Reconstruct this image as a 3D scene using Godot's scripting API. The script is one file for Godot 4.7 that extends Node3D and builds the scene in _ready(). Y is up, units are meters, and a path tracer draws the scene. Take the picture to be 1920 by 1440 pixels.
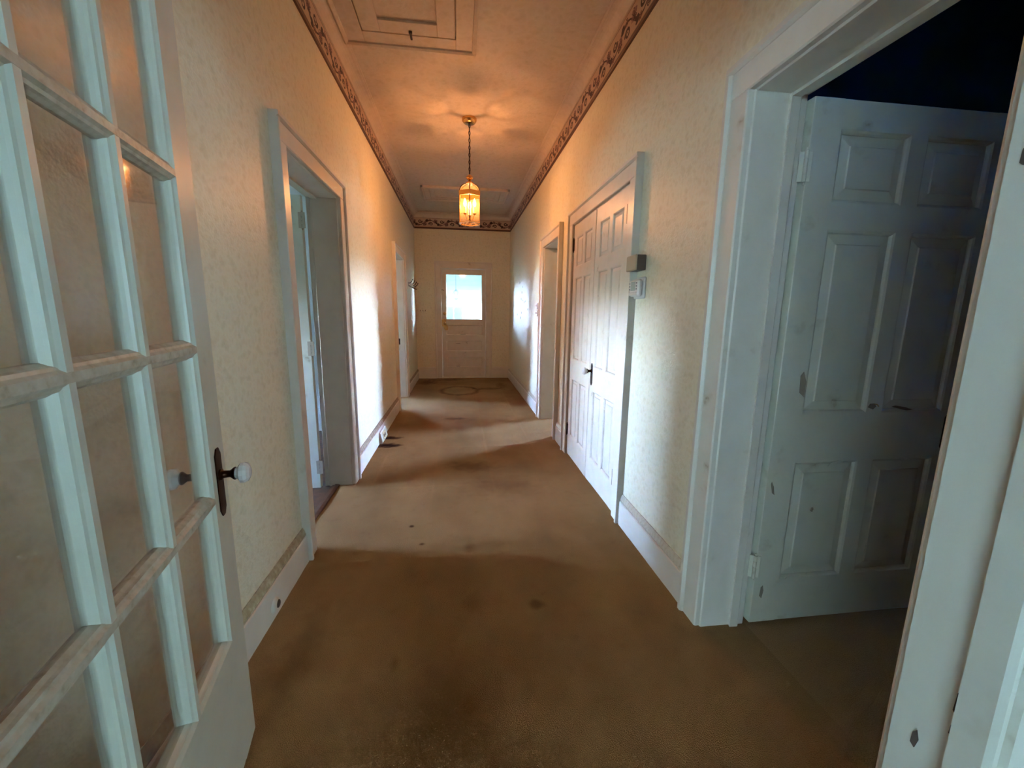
extends Node3D
# A long carpeted hallway in an old house, seen from the open glazed front door. Units: metres, y up, the hall runs towards -z.

const WL := -0.813      # hall face of the left wall
const WR := 1.0         # hall face of the right wall
const ZE := -8.10       # hall face of the end wall
const ZF := -0.30       # hall face of the entrance wall
const CH := 3.11        # ceiling height
const WT := 0.19        # wall thickness
const DH := 2.035       # height of the inner door openings

var M := {}             # materials
var mesh_cache := {}
var used := {}

func _ready() -> void:
	setup_view()
	make_materials()
	build_shell()
	build_rooms()
	build_openings()
	build_baseboards()
	build_cornice()
	build_doors()
	build_hatches()
	build_pendant()
	build_wall_things()
	build_back_porch()

# ------------------------------------------------------------------ camera, sky, exposure
func setup_view() -> void:
	var cam := Camera3D.new()
	cam.name = "camera"
	cam.fov = 2.0 * rad_to_deg(atan(720.0 / 759.4))
	cam.near = 0.03
	cam.far = 200.0
	cam.position = Vector3(0, 1.29, 0)
	cam.rotation = Vector3(-0.1729, -0.1309, 0.0125)
	add_child(cam)
	cam.current = true
	var sky_mat := ProceduralSkyMaterial.new()
	sky_mat.sky_top_color = Color(0.53, 0.68, 0.93)
	sky_mat.sky_horizon_color = Color(0.78, 0.865, 0.965)
	sky_mat.ground_bottom_color = Color(0.34, 0.36, 0.30)
	sky_mat.ground_horizon_color = Color(0.50, 0.52, 0.46)
	sky_mat.sky_energy_multiplier = 12.5
	sky_mat.ground_energy_multiplier = 12.5
	var sky := Sky.new()
	sky.sky_material = sky_mat
	var env := Environment.new()
	env.background_mode = Environment.BG_SKY
	env.sky = sky
	env.ambient_light_source = Environment.AMBIENT_SOURCE_DISABLED
	env.tonemap_mode = Environment.TONE_MAPPER_LINEAR
	env.tonemap_exposure = 1.75
	env.sdfgi_enabled = true
	env.ssao_enabled = true
	env.ssil_enabled = true
	var we := WorldEnvironment.new()
	we.name = "environment"
	we.environment = env
	add_child(we)

# ------------------------------------------------------------------ materials
func noise_tex(seed_: int, freq: float, stops: Array, octaves := 4, kind := FastNoiseLite.TYPE_SIMPLEX_SMOOTH, size := 512) -> NoiseTexture2D:
	var n := FastNoiseLite.new()
	n.seed = seed_
	n.noise_type = kind
	n.frequency = freq
	n.fractal_octaves = octaves
	var t := NoiseTexture2D.new()
	t.width = size
	t.height = size
	t.seamless = true
	t.noise = n
	if stops.size() > 0:
		var g := Gradient.new()
		var offs := PackedFloat32Array()
		var cols := PackedColorArray()
		for s in stops:
			offs.append(s[0])
			cols.append(s[1])
		g.offsets = offs
		g.colors = cols
		t.color_ramp = g
	return t

func mat(col: Color, rough: float, tex: Texture2D = null, scale := 1.0, bump: Texture2D = null, bump_cm := 0.0) -> StandardMaterial3D:
	var m := StandardMaterial3D.new()
	m.albedo_color = col
	m.roughness = rough
	m.metallic_specular = 0.5
	if tex:
		m.albedo_texture = tex
	if bump:
		m.heightmap_enabled = true
		m.heightmap_texture = bump
		m.heightmap_scale = bump_cm
	if tex or bump:
		m.uv1_triplanar = true
		m.uv1_world_triplanar = true
		m.uv1_scale = Vector3.ONE * scale
	return m

func metal(col: Color, rough: float) -> StandardMaterial3D:
	var m := StandardMaterial3D.new()
	m.albedo_color = col
	m.metallic = 1.0
	m.roughness = rough
	return m

func make_materials() -> void:
	var w := Color(1, 1, 1)
	var paper_col := noise_tex(11, 0.02, [[0.0, Color(0.93, 0.92, 0.88)], [0.5, w], [1.0, Color(0.96, 0.945, 0.91)]], 5)
	var paper_bump := noise_tex(12, 0.09, [], 3)
	M.paper = mat(Color(0.94, 0.925, 0.83), 0.42, paper_col, 1.6, paper_bump, 0.12)
	M.ceiling = mat(Color(0.83, 0.78, 0.715), 0.62, paper_col, 0.9, paper_bump, 0.12)
	# old gloss paint: faint dirt, with a few chips that show the brown coat below
	var paint_col := noise_tex(21, 0.012, [[0.0, Color(0.76, 0.70, 0.62)], [0.045, Color(0.90, 0.885, 0.85)], [0.2, Color(0.97, 0.965, 0.95)], [1.0, w]], 6)
	var paint_bump := noise_tex(22, 0.03, [], 3)
	M.paint = mat(Color(0.91, 0.895, 0.85), 0.34, paint_col, 0.8, paint_bump, 0.10)
	M.paint_cool = mat(Color(0.86, 0.865, 0.80), 0.36, paint_col, 0.8, paint_bump, 0.10)
	var grime := noise_tex(23, 0.02, [[0.0, Color(0.50, 0.42, 0.32)], [0.45, Color(0.72, 0.66, 0.55)], [1.0, Color(0.93, 0.91, 0.86)]], 6)
	var dust := noise_tex(24, 0.03, [[0.0, Color(0.74, 0.68, 0.58)], [0.35, Color(0.90, 0.875, 0.82)], [1.0, w]], 6)
	M.paint_dusty = mat(Color(0.82, 0.80, 0.74), 0.40, dust, 2.5, paint_bump, 0.10)
	M.paint_grimy = mat(Color(0.82, 0.79, 0.72), 0.45, grime, 2.5, paint_bump, 0.12)
	M.hinge_paint = mat(Color(0.66, 0.62, 0.54), 0.4)
	M.door_white = mat(Color(0.90, 0.88, 0.83), 0.36, paint_col, 1.1, paint_bump, 0.08)
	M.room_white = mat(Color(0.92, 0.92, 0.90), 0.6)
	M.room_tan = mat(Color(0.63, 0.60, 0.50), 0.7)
	M.porch_dark = mat(Color(0.36, 0.34, 0.30), 0.8)
	M.opposite = mat(Color(0.61, 0.59, 0.48), 0.8)
	M.blue = mat(Color(0.08, 0.35, 0.52), 0.55)
	var wood_col := noise_tex(31, 0.02, [[0.0, Color(0.24, 0.13, 0.07)], [1.0, Color(0.42, 0.25, 0.14)]], 5)
	M.wood = mat(Color(1, 1, 1), 0.35, wood_col, 1.5)
	M.rail = mat(Color(0.30, 0.17, 0.12), 0.4)
	M.brass = metal(Color(0.84, 0.66, 0.40), 0.22)
	M.brass_old = metal(Color(0.72, 0.60, 0.36), 0.38)
	M.bronze = metal(Color(0.18, 0.11, 0.07), 0.42)
	M.black = mat(Color(0.06, 0.05, 0.045), 0.45)
	M.dark = mat(Color(0.09, 0.065, 0.045), 0.9)
	M.box_brown = mat(Color(0.30, 0.24, 0.18), 0.45)
	M.box_face = mat(Color(0.72, 0.66, 0.54), 0.3)
	M.chip = mat(Color(0.48, 0.44, 0.37), 0.8)
	M.chip_dark = mat(Color(0.26, 0.21, 0.17), 0.8)
	M.plastic = mat(Color(0.88, 0.89, 0.88), 0.35)
	M.plastic_side = mat(Color(0.80, 0.80, 0.78), 0.45)
	M.lcd = mat(Color(0.68, 0.75, 0.74), 0.15)
	M.button = mat(Color(0.50, 0.54, 0.56), 0.4)
	M.candle = mat(Color(0.90, 0.84, 0.68), 0.5)
	M.curtain = mat(Color(0.93, 0.94, 0.93), 0.9)
	M.siding = mat(Color(0.86, 0.90, 0.90), 0.6)
	M.deck = mat(Color(0.55, 0.55, 0.52), 0.8)
	M.lawn = mat(Color(0.32, 0.36, 0.22), 0.95)
	# glass
	var g := StandardMaterial3D.new()
	g.transparency = BaseMaterial3D.TRANSPARENCY_ALPHA
	g.albedo_color = Color(0.92, 0.96, 0.94, 0.06)
	g.roughness = 0.03
	M.glass = g
	var lg := StandardMaterial3D.new()
	lg.transparency = BaseMaterial3D.TRANSPARENCY_ALPHA
	lg.albedo_color = Color(1.0, 0.88, 0.66, 0.05)
	lg.roughness = 0.04
	M.lamp_glass = lg
	var kg := StandardMaterial3D.new()
	kg.albedo_color = Color(0.97, 0.98, 0.97)
	kg.roughness = 0.02
	kg.refraction_enabled = true
	kg.refraction_scale = 0.05
	kg.transparency = BaseMaterial3D.TRANSPARENCY_ALPHA
	M.crystal = kg
	var bulb := StandardMaterial3D.new()
	bulb.albedo_color = Color(1.0, 0.9, 0.7)
	bulb.emission_enabled = true
	bulb.emission = Color(1.0, 0.80, 0.50)
	bulb.emission_energy_multiplier = 6.0
	M.bulb = bulb
	# carpet: fibre tone and pile relief repeat in world space, the stains are laid out over the floor
	var fibre := noise_tex(41, 0.25, [[0.0, Color(0.74, 0.73, 0.72)], [0.5, Color(0.95, 0.95, 0.95)], [1.0, w]], 3)
	var pile := noise_tex(42, 0.22, [], 4)
	M.carpet = mat(Color(0.705, 0.54, 0.345), 0.95, fibre, 2.2, pile, 0.9)
	M.carpet.metallic_specular = 0.2
	M.carpet_stained = M.carpet.duplicate()
	M.carpet_stained.detail_enabled = true
	M.carpet_stained.detail_blend_mode = BaseMaterial3D.BLEND_MODE_MUL
	M.carpet_stained.detail_uv_layer = BaseMaterial3D.DETAIL_UV_2
	M.carpet_stained.detail_albedo = stain_map()
	var bm := StandardMaterial3D.new()
	bm.albedo_texture = border_print()
	bm.roughness = 0.6
	M.border = bm

# dirt trodden and spilt into the carpet; x across (-0.95..1.2), y along (0.. -8.3)
func stain_map() -> ImageTexture:
	var wd := 256
	var hg := 1024
	var n := FastNoiseLite.new()
	n.seed = 5
	n.frequency = 1.0
	n.fractal_octaves = 4
	# centre x, centre z, radius x, radius z, strength
	var spots := [[-0.71, -4.17, 0.10, 0.05, 0.85], [-0.70, -3.93, 0.12, 0.06, 0.85], [0.335, -1.60, 0.035, 0.03, 0.26], [0.046, -2.09, 0.03, 0.05, 0.2], [0.06, -1.64, 0.05, 0.06, 0.12],
		[-0.25, -1.35, 0.02, 0.03, 0.18], [-0.05, -1.15, 0.25, 0.2, 0.10], [-0.30, -2.35, 0.012, 0.012, 0.6], [-0.22, -2.15, 0.015, 0.012, 0.6], [0.1, -3.3, 0.2, 0.12, 0.18],
		[-0.06, -4.9, 0.12, 0.05, 0.30], [0.5, -6.9, 0.25, 0.1, 0.25], [-0.6, -7.6, 0.15, 0.25, 0.35], [0.75, -7.2, 0.1, 0.3, 0.25], [-0.2, -7.9, 0.4, 0.12, 0.3], [0.3, -2.9, 0.3, 0.15, 0.12], [-0.62, -1.45, 0.06, 0.30, 0.12]]
	var px := PackedByteArray()
	px.resize(wd * hg * 3)
	for j in hg:
		var z := -8.3 * (float(j) + 0.5) / hg
		for i in wd:
			var x := -0.95 + 2.15 * (float(i) + 0.5) / wd
			var big := n.get_noise_2d(x * 1.6, z * 1.1)
			var fine := n.get_noise_2d(x * 9.0 + 40.0, z * 9.0)
			var d := clampf(0.06 + 0.16 * big, 0.0, 0.3)
			d += clampf(fine - 0.3, 0.0, 1.0) * 0.12
			for s in spots:
				var q := Vector2((x - s[0]) / s[2], (z - s[1]) / s[3]).length() + fine * 0.6
				if q < 1.3:
					d += s[4] * clampf(1.3 - q, 0.0, 1.0)
			# the dried ring in front of the end door
			var ring := absf(Vector2((x - 0.0) / 0.30, (z + 6.75) / 0.36).length() - 1.0) + fine * 0.15
			if ring < 0.22:
				d += 0.30 * (1.0 - ring / 0.22)
			d = clampf(d, 0.0, 0.9)
			var at := (j * wd + i) * 3
			px[at] = int(255.0 * (1.0 - 0.80 * d))
			px[at + 1] = int(255.0 * (1.0 - 0.90 * d))
			px[at + 2] = int(255.0 * (1.0 - 0.97 * d))
	return ImageTexture.create_from_image(Image.create_from_data(wd, hg, false, Image.FORMAT_RGB8, px))

# one repeat of the printed scroll border: leafy S-scrolls and clusters of mauve flowers on cream
func border_print() -> ImageTexture:
	var wd := 512
	var hg := 256
	var im := Image.create_empty(wd, hg, false, Image.FORMAT_RGB8)
	im.fill(Color(0.76, 0.66, 0.57))
	im.fill_rect(Rect2i(0, 0, wd, 8), Color(0.50, 0.36, 0.28))
	im.fill_rect(Rect2i(0, 236, wd, 20), Color(0.70, 0.56, 0.46))
	var rng := RandomNumberGenerator.new()
	rng.seed = 77
	var dark := Color(0.20, 0.12, 0.11)
	var brown := Color(0.36, 0.22, 0.18)
	var mauve := Color(0.46, 0.30, 0.32)
	# the running stem
	for i in 600:
		var t := i / 600.0
		stamp(im, t * wd, 128 + 62 * sin(t * TAU), 12 + 5 * sin(t * TAU * 2.0), dark if i % 7 else brown)
	# curls off the stem
	for c in [[150, 95, 46, 0.0, 1.0], [400, 165, 46, PI, 1.0], [60, 170, 30, 2.0, -1.0], [310, 80, 30, 5.0, -1.0]]:
		for i in 160:
			var t := i / 160.0
			var r: float = c[2] * (1.0 - 0.75 * t)
			var a: float = c[3] + c[4] * t * TAU * 1.3
			stamp(im, c[0] + r * cos(a), c[1] + r * sin(a), 13 - 8 * t, dark)
	# flowers and leaves
	for f in [[235, 150, mauve], [262, 120, mauve], [280, 160, brown], [250, 180, dark], [490, 110, mauve], [20, 80, mauve], [505, 70, brown], [10, 120, dark], [120, 190, brown], [380, 60, brown]]:
		for i in 44:
			var a := rng.randf() * TAU
			var r := rng.randf() * 34.0
			stamp(im, f[0] + r * cos(a), f[1] + r * sin(a), 3.0 + rng.randf() * 5.0, (f[2] as Color).lerp(dark if rng.randf() < 0.4 else Color(0.72, 0.58, 0.54), rng.randf() * 0.7))
	return ImageTexture.create_from_image(im)

func stamp(im: Image, x: float, y: float, r: float, c: Color) -> void:
	for dy in range(int(-r), int(r) + 1):
		for dx in range(int(-r), int(r) + 1):
			if dx * dx + dy * dy <= r * r:
				var py := int(y) + dy
				if py >= 0 and py < im.get_height():
					im.set_pixel(posmod(int(x) + dx, im.get_width()), py, c)

# ------------------------------------------------------------------ mesh helpers
func new_st() -> SurfaceTool:
	var st := SurfaceTool.new()
	st.begin(Mesh.PRIMITIVE_TRIANGLES)
	return st

# a triangle that faces the way `out` points
func tri(st: SurfaceTool, a: Vector3, b: Vector3, c: Vector3, out: Vector3) -> void:
	var n := (b - a).cross(c - a)
	if n.length_squared() < 1e-16:
		return
	if n.dot(out) > 0.0:
		var k := b
		b = c
		c = k
	else:
		n = -n
	n = n.normalized()
	for v in [a, b, c]:
		st.set_normal(n)
		st.add_vertex(v)

func quad(st: SurfaceTool, a: Vector3, b: Vector3, c: Vector3, d: Vector3, out: Vector3) -> void:
	tri(st, a, b, c, out)
	tri(st, a, c, d, out)

func add_box(st: SurfaceTool, lo: Vector3, hi: Vector3) -> void:
	for ax in 3:
		for s in 2:
			var o := Vector3.ZERO
			o[ax] = 1.0 if s else -1.0
			var u := (ax + 1) % 3
			var v := (ax + 2) % 3
			var p := []
			for k in [[0, 0], [1, 0], [1, 1], [0, 1]]:
				var q := lo
				q[ax] = hi[ax] if s else lo[ax]
				q[u] = hi[u] if k[0] else lo[u]
				q[v] = hi[v] if k[1] else lo[v]
				p.append(q)
			quad(st, p[0], p[1], p[2], p[3], o)

# box with chamfered edges, centred
func cbox(size: Vector3, b := 0.003) -> ArrayMesh:
	var key := "cbox%s%f" % [size, b]
	if mesh_cache.has(key):
		return mesh_cache[key]
	var st := new_st()
	var h := size / 2
	b = minf(b, minf(h.x, minf(h.y, h.z)) * 0.9)
	var cv := func(sx: float, sy: float, sz: float, flat: int) -> Vector3:
		var v := Vector3(sx * h.x, sy * h.y, sz * h.z)
		for k in 3:
			if k != flat:
				v[k] -= signf(v[k]) * b
		return v
	for ax in 3:
		var u := (ax + 1) % 3
		var v := (ax + 2) % 3
		for s in [-1.0, 1.0]:
			var p := []
			for k in [[-1, -1], [1, -1], [1, 1], [-1, 1]]:
				var sg := Vector3.ZERO
				sg[ax] = s
				sg[u] = k[0]
				sg[v] = k[1]
				p.append(cv.call(sg.x, sg.y, sg.z, ax))
			var o := Vector3.ZERO
			o[ax] = s
			quad(st, p[0], p[1], p[2], p[3], o)
		# the four chamfers that run along this axis
		for s1 in [-1.0, 1.0]:
			for s2 in [-1.0, 1.0]:
				var sa := Vector3.ZERO
				sa[u] = s1
				sa[v] = s2
				var lo := sa
				lo[ax] = -1.0
				var hi := sa
				hi[ax] = 1.0
				quad(st, cv.call(lo.x, lo.y, lo.z, u), cv.call(hi.x, hi.y, hi.z, u), cv.call(hi.x, hi.y, hi.z, v), cv.call(lo.x, lo.y, lo.z, v), sa)
	for sx in [-1.0, 1.0]:
		for sy in [-1.0, 1.0]:
			for sz in [-1.0, 1.0]:
				tri(st, cv.call(sx, sy, sz, 0), cv.call(sx, sy, sz, 1), cv.call(sx, sy, sz, 2), Vector3(sx, sy, sz))
	var m := st.commit()
	mesh_cache[key] = m
	return m

# a profile swept straight along an axis ("x": profile is (y, z); "y": (x, z); "z": (x, y)), from 0 to length
func bar_mesh(poly: Array, axis: String, length: float) -> ArrayMesh:
	var key := "bar%s%s%f" % [poly, axis, length]
	if mesh_cache.has(key):
		return mesh_cache[key]
	var st := new_st()
	var pv := PackedVector2Array()
	for p in poly:
		pv.append(p)
	if Geometry2D.is_polygon_clockwise(pv):
		pv.reverse()
	var at := func(p: Vector2, t: float) -> Vector3:
		if axis == "x":
			return Vector3(t, p.x, p.y)
		if axis == "y":
			return Vector3(p.x, t, p.y)
		return Vector3(p.x, p.y, t)
	var n := pv.size()
	for i in n:
		var p := pv[i]
		var q := pv[(i + 1) % n]
		var e := Vector2(q.y - p.y, p.x - q.x)
		var o: Vector3 = at.call(e, 0.0)
		quad(st, at.call(p, 0.0), at.call(q, 0.0), at.call(q, length), at.call(p, length), o)
	var tris := Geometry2D.triangulate_polygon(pv)
	for k in range(0, tris.size(), 3):
		for e in [[0.0, -1.0], [length, 1.0]]:
			var o2: Vector3 = at.call(Vector2.ZERO, e[1])
			tri(st, at.call(pv[tris[k]], e[0]), at.call(pv[tris[k + 1]], e[0]), at.call(pv[tris[k + 2]], e[0]), o2)
	var m := st.commit()
	mesh_cache[key] = m
	return m

# a profile of (radius, y) turned round the y axis
func lathe(prof: Array, segs := 24, smooth := true) -> ArrayMesh:
	var key := "lathe%s%d%s" % [prof, segs, smooth]
	if mesh_cache.has(key):
		return mesh_cache[key]
	var st := new_st()
	for i in prof.size() - 1:
		var a: Vector2 = prof[i]
		var b: Vector2 = prof[i + 1]
		var e := Vector2(b.y - a.y, a.x - b.x).normalized()
		var na := e
		var nb := e
		if smooth:
			if i > 0:
				var z: Vector2 = prof[i - 1]
				var ez := Vector2(a.y - z.y, z.x - a.x).normalized()
				if ez.dot(e) > 0.5:
					na = (e + ez).normalized()
			if i + 2 < prof.size():
				var y: Vector2 = prof[i + 2]
				var ey := Vector2(y.y - b.y, b.x - y.x).normalized()
				if ey.dot(e) > 0.5:
					nb = (e + ey).normalized()
		for k in segs:
			var t0 := TAU * k / segs
			var t1 := TAU * (k + 1) / segs
			var d0 := Vector3(cos(t0), 0, sin(t0))
			var d1 := Vector3(cos(t1), 0, sin(t1))
			if not smooth:
				var mid := ((d0 + d1) / 2).normalized()
				quad(st, d0 * a.x + Vector3.UP * a.y, d1 * a.x + Vector3.UP * a.y, d1 * b.x + Vector3.UP * b.y, d0 * b.x + Vector3.UP * b.y, mid * e.x + Vector3.UP * e.y)
				continue
			var pts := [[d0, a, na], [d1, a, na], [d1, b, nb], [d0, b, nb]]
			for o in [[0, 1, 2], [0, 2, 3]]:
				var v := []
				for j in o:
					v.append([pts[j][0] * pts[j][1].x + Vector3.UP * pts[j][1].y, pts[j][0] * pts[j][2].x + Vector3.UP * pts[j][2].y])
				var nn: Vector3 = (v[1][0] - v[0][0]).cross(v[2][0] - v[0][0])
				if nn.length_squared() < 1e-18:
					continue
				if nn.dot(v[0][1] + v[1][1] + v[2][1]) > 0:
					v = [v[0], v[2], v[1]]
				for q in v:
					st.set_normal(q[1])
					st.add_vertex(q[0])
	var m := st.commit()
	mesh_cache[key] = m
	return m

# a round tube through points
func tube(pts: Array, r: float, segs := 8) -> ArrayMesh:
	var st := new_st()
	var rings := []
	for i in pts.size():
		var p: Vector3 = pts[i]
		var d: Vector3 = (pts[mini(i + 1, pts.size() - 1)] - pts[maxi(i - 1, 0)]).normalized()
		var u := d.cross(Vector3(0.31, 0.2, 0.93)).normalized()
		var v := d.cross(u)
		var ring := []
		for k in segs:
			var a := TAU * k / segs
			ring.append([p, u * cos(a) + v * sin(a)])
		rings.append(ring)
	for i in rings.size() - 1:
		for k in segs:
			var q := [rings[i][k], rings[i][(k + 1) % segs], rings[i + 1][(k + 1) % segs], rings[i + 1][k]]
			for o in [[0, 1, 2], [0, 2, 3]]:
				var v2 := []
				for j in o:
					v2.append([q[j][0] + q[j][1] * r, q[j][1]])
				var nn: Vector3 = (v2[1][0] - v2[0][0]).cross(v2[2][0] - v2[0][0])
				if nn.dot(v2[0][1] + v2[1][1] + v2[2][1]) > 0:
					v2 = [v2[0], v2[2], v2[1]]
				for z in v2:
					st.set_normal(z[1])
					st.add_vertex(z[0])
	for e in [[0, 1], [rings.size() - 1, rings.size() - 2]]:
		var out: Vector3 = pts[e[0]] - pts[e[1]]
		for k in segs:
			tri(st, pts[e[0]], rings[e[0]][k][0] + rings[e[0]][k][1] * r, rings[e[0]][(k + 1) % segs][0] + rings[e[0]][(k + 1) % segs][1] * r, out)
	return st.commit()

# ------------------------------------------------------------------ node helpers
func numbered(called: String) -> String:
	used[called] = used.get(called, -1) + 1
	return called if used[called] == 0 else "%s_%03d" % [called, used[called]]

func tag(o: Node3D, label := "", category := "", group := "", kind := "") -> Node3D:
	if label:
		o.set_meta("label", label)
	if category:
		o.set_meta("category", category)
	if group:
		o.set_meta("group", group)
	if kind:
		o.set_meta("kind", kind)
	return o

func base(called: String, at := Vector3.ZERO, turn := 0.0) -> Node3D:
	var o := Node3D.new()
	o.name = numbered(called)
	add_child(o)
	o.position = at
	o.rotation.y = turn
	return o

func part(parent: Node3D, called: String, mesh: Mesh, m: Material, at := Vector3.ZERO, rot := Vector3.ZERO) -> MeshInstance3D:
	var o := MeshInstance3D.new()
	o.name = numbered(called) if parent == self else called
	o.mesh = mesh
	o.material_override = m
	o.position = at
	o.rotation = rot
	parent.add_child(o, true)
	return o

func box_part(parent: Node3D, called: String, lo: Vector3, hi: Vector3, m: Material, b := 0.003) -> MeshInstance3D:
	return part(parent, called, cbox(hi - lo, b), m, (lo + hi) / 2)

func bar(parent: Node3D, called: String, poly: Array, axis: String, from: float, to: float, m: Material, at := Vector3.ZERO) -> MeshInstance3D:
	var off := Vector3(from, 0, 0) if axis == "x" else (Vector3(0, from, 0) if axis == "y" else Vector3(0, 0, from))
	return part(parent, called, bar_mesh(poly, axis, to - from), m, at + off)

# a wall in the plane of x (along z) or of z (along x), with holes [from, to, bottom, top]
func wall_mesh(along: String, face: float, back: float, from: float, to: float, top: float, holes: Array) -> ArrayMesh:
	var st := new_st()
	var put := func(a: float, b: float, y0: float, y1: float) -> void:
		if b - a < 1e-4 or y1 - y0 < 1e-4:
			return
		var t0 := minf(face, back)
		var t1 := maxf(face, back)
		if along == "z":
			add_box(st, Vector3(t0, y0, a), Vector3(t1, y1, b))
		else:
			add_box(st, Vector3(a, y0, t0), Vector3(b, y1, t1))
	var lo := minf(from, to)
	var hi := maxf(from, to)
	var hs := holes.duplicate()
	hs.sort_custom(func(p, q): return minf(p[0], p[1]) < minf(q[0], q[1]))
	var at := lo
	for h in hs:
		var a := minf(h[0], h[1])
		var b := maxf(h[0], h[1])
		put.call(at, a, 0.0, top)
		put.call(a, b, 0.0, h[2])
		put.call(a, b, h[3], top)
		at = b
	put.call(at, hi, 0.0, top)
	return st.commit()

func structure(called: String, mesh: Mesh, m: Material, label := "", category := "") -> MeshInstance3D:
	var o := part(self, called, mesh, m)
	if label == "":
		label = "%s, beyond the hallway" % called.replace("_", " ")
		category = called.get_slice("_", 0)
	tag(o, label, category, "", "structure")
	return o

func slab(lo: Vector3, hi: Vector3) -> ArrayMesh:
	var st := new_st()
	add_box(st, lo, hi)
	return st.commit()

# ------------------------------------------------------------------ the hall itself
const J := 0.02   # thickness of the jamb lining

func build_shell() -> void:
	# floor: carpet with slight waves where it has stretched
	var st := new_st()
	var n := FastNoiseLite.new()
	n.seed = 9
	n.frequency = 1.0
	n.fractal_octaves = 3
	var nx := 54
	var nz := 208
	var h := func(x: float, z: float) -> float:
		var y := 0.004 * n.get_noise_2d(x * 1.5, z * 1.5) + 0.002 * n.get_noise_2d(x * 5.0, z * 5.0 + 30.0)
		# two stretched ridges by the first doorway and the open glazed door
		for r in [[-0.75, -1.98, -0.1, -2.0, 0.006], [-0.72, -1.30, -0.35, -1.35, 0.005], [-0.8, -2.45, -0.3, -2.3, 0.004]]:
			var a := Vector2(r[0], r[1])
			var b := Vector2(r[2], r[3])
			var p := Geometry2D.get_closest_point_to_segment(Vector2(x, z), a, b)
			var d := p.distance_to(Vector2(x, z)) / 0.035
			y += r[4] * exp(-d * d)
		return minf(y, 0.008) - 0.003
	for j in nz:
		for i in nx:
			var c := []
			for k in [[0, 0], [1, 0], [1, 1], [0, 1]]:
				var fx: float = (i + k[0]) / float(nx)
				var fz: float = (j + k[1]) / float(nz)
				var x: float = -0.95 + 2.15 * fx
				var z: float = -0.05 - 8.2 * fz
				c.append([Vector3(x, h.call(x, z), z), Vector2(fx, -z / 8.3)])
			for o in [[0, 2, 1], [0, 3, 2]]:
				var t := [c[o[0]], c[o[1]], c[o[2]]]
				if (t[1][0] - t[0][0]).cross(t[2][0] - t[0][0]).y > 0:
					t = [t[0], t[2], t[1]]
				for v in t:
					st.set_smooth_group(0)
					st.set_uv2(v[1])
					st.set_uv(v[1])
					st.add_vertex(v[0])
	st.generate_normals()
	structure("floor", st.commit(), M.carpet_stained, "stained beige wall-to-wall carpet of the hallway", "floor")
	structure("floor_base", slab(Vector3(-1.1, -0.2, -8.3), Vector3(1.35, -0.03, 0.0)), M.wood)
	structure("ceiling", slab(Vector3(WL - 0.3, CH, ZE - 0.2), Vector3(WR + 0.4, CH + 0.15, 0.0)), M.ceiling, "cream painted hallway ceiling", "ceiling")
	structure("wall_left", wall_mesh("z", WL, WL - WT, -0.226, ZE - 0.2, CH, [[-2.165 + J, -3.02 - J, 0, DH + J], [-5.48 + J, -6.28 - J, 0, DH + J]]), M.paper, "left hallway wall in cream embossed wallpaper", "wall")
	structure("wall_right", wall_mesh("z", WR, WR + WT, -0.226, ZE - 0.2, CH, [[-0.49 + J, -1.39 - J, 0, DH + J], [-2.365 + J, -3.54 - J, 0, DH + J], [-4.08 + J, -4.80 - J, 0, DH + J]]), M.paper, "right hallway wall in cream embossed wallpaper", "wall")
	structure("wall_end", wall_mesh("x", ZE, ZE - WT, WL - WT, WR + WT, CH, [[-0.325 - J, 0.522 + J, 0, 2.115 + J]]), M.paper, "end wall of the hallway around the half-glazed door", "wall")
	structure("wall_front", wall_mesh("x", ZF, -0.226, WL - WT, WR + WT, CH, [[-0.47, 0.47, 0, 2.12]]), M.paper, "entrance wall beside the camera", "wall")
	# old scars in the plaster where something was once screwed to the right wall
	var wr: Node3D = get_node("wall_right")
	var rng := RandomNumberGenerator.new()
	rng.seed = 4
	for p in [[1.785, -6.75], [1.70, -6.46], [1.52, -6.60], [1.50, -6.50], [1.47, -6.17], [1.46, -6.30], [1.49, -6.40], [1.35, -5.95], [1.27, -7.0], [1.62, -6.52], [1.30, -6.55], [1.22, -6.62]]:
		var r := rng.randf_range(0.008, 0.022)
		part(wr, "plaster_chip", lathe([Vector2(r * 1.25, -0.001), Vector2(r, 0.0012), Vector2(0.0, 0.0014)], 7, false), M.chip, Vector3(WR, p[0], p[1]), Vector3(0, 0, PI / 2))

# ------------------------------------------------------------------ rooms off the hall: where the daylight comes from
func window_frame(n: int, along: String, at: float, from: float, to: float, y0: float, y1: float, label: String) -> void:
	var o := base("window_%d" % n)
	tag(o, label, "window", "", "structure")
	var lo := minf(from, to)
	var hi := maxf(from, to)
	var bx := func(called: String, a0: float, a1: float, b0: float, b1: float, t: float, m: Material) -> void:
		if along == "z":
			box_part(o, called, Vector3(at - t / 2, b0, a0), Vector3(at + t / 2, b1, a1), m)
		else:
			box_part(o, called, Vector3(a0, b0, at - t / 2), Vector3(a1, b1, at + t / 2), m)
	bx.call("frame", lo, lo + 0.05, y0, y1, 0.10, M.paint)
	bx.call("frame", hi - 0.05, hi, y0, y1, 0.10, M.paint)
	bx.call("frame", lo + 0.05, hi - 0.05, y1 - 0.05, y1, 0.10, M.paint)
	bx.call("sill", lo + 0.05, hi - 0.05, y0, y0 + 0.05, 0.12, M.paint)
	var ym := (y0 + y1) / 2
	bx.call("meeting_rail", lo + 0.05, hi - 0.05, ym - 0.02, ym + 0.02, 0.05, M.paint)
	bx.call("pane", lo + 0.05, hi - 0.05, y0 + 0.05, ym - 0.02, 0.004, M.glass)
	bx.call("pane", lo + 0.05, hi - 0.05, ym + 0.02, y1 - 0.05, 0.004, M.glass)

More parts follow.
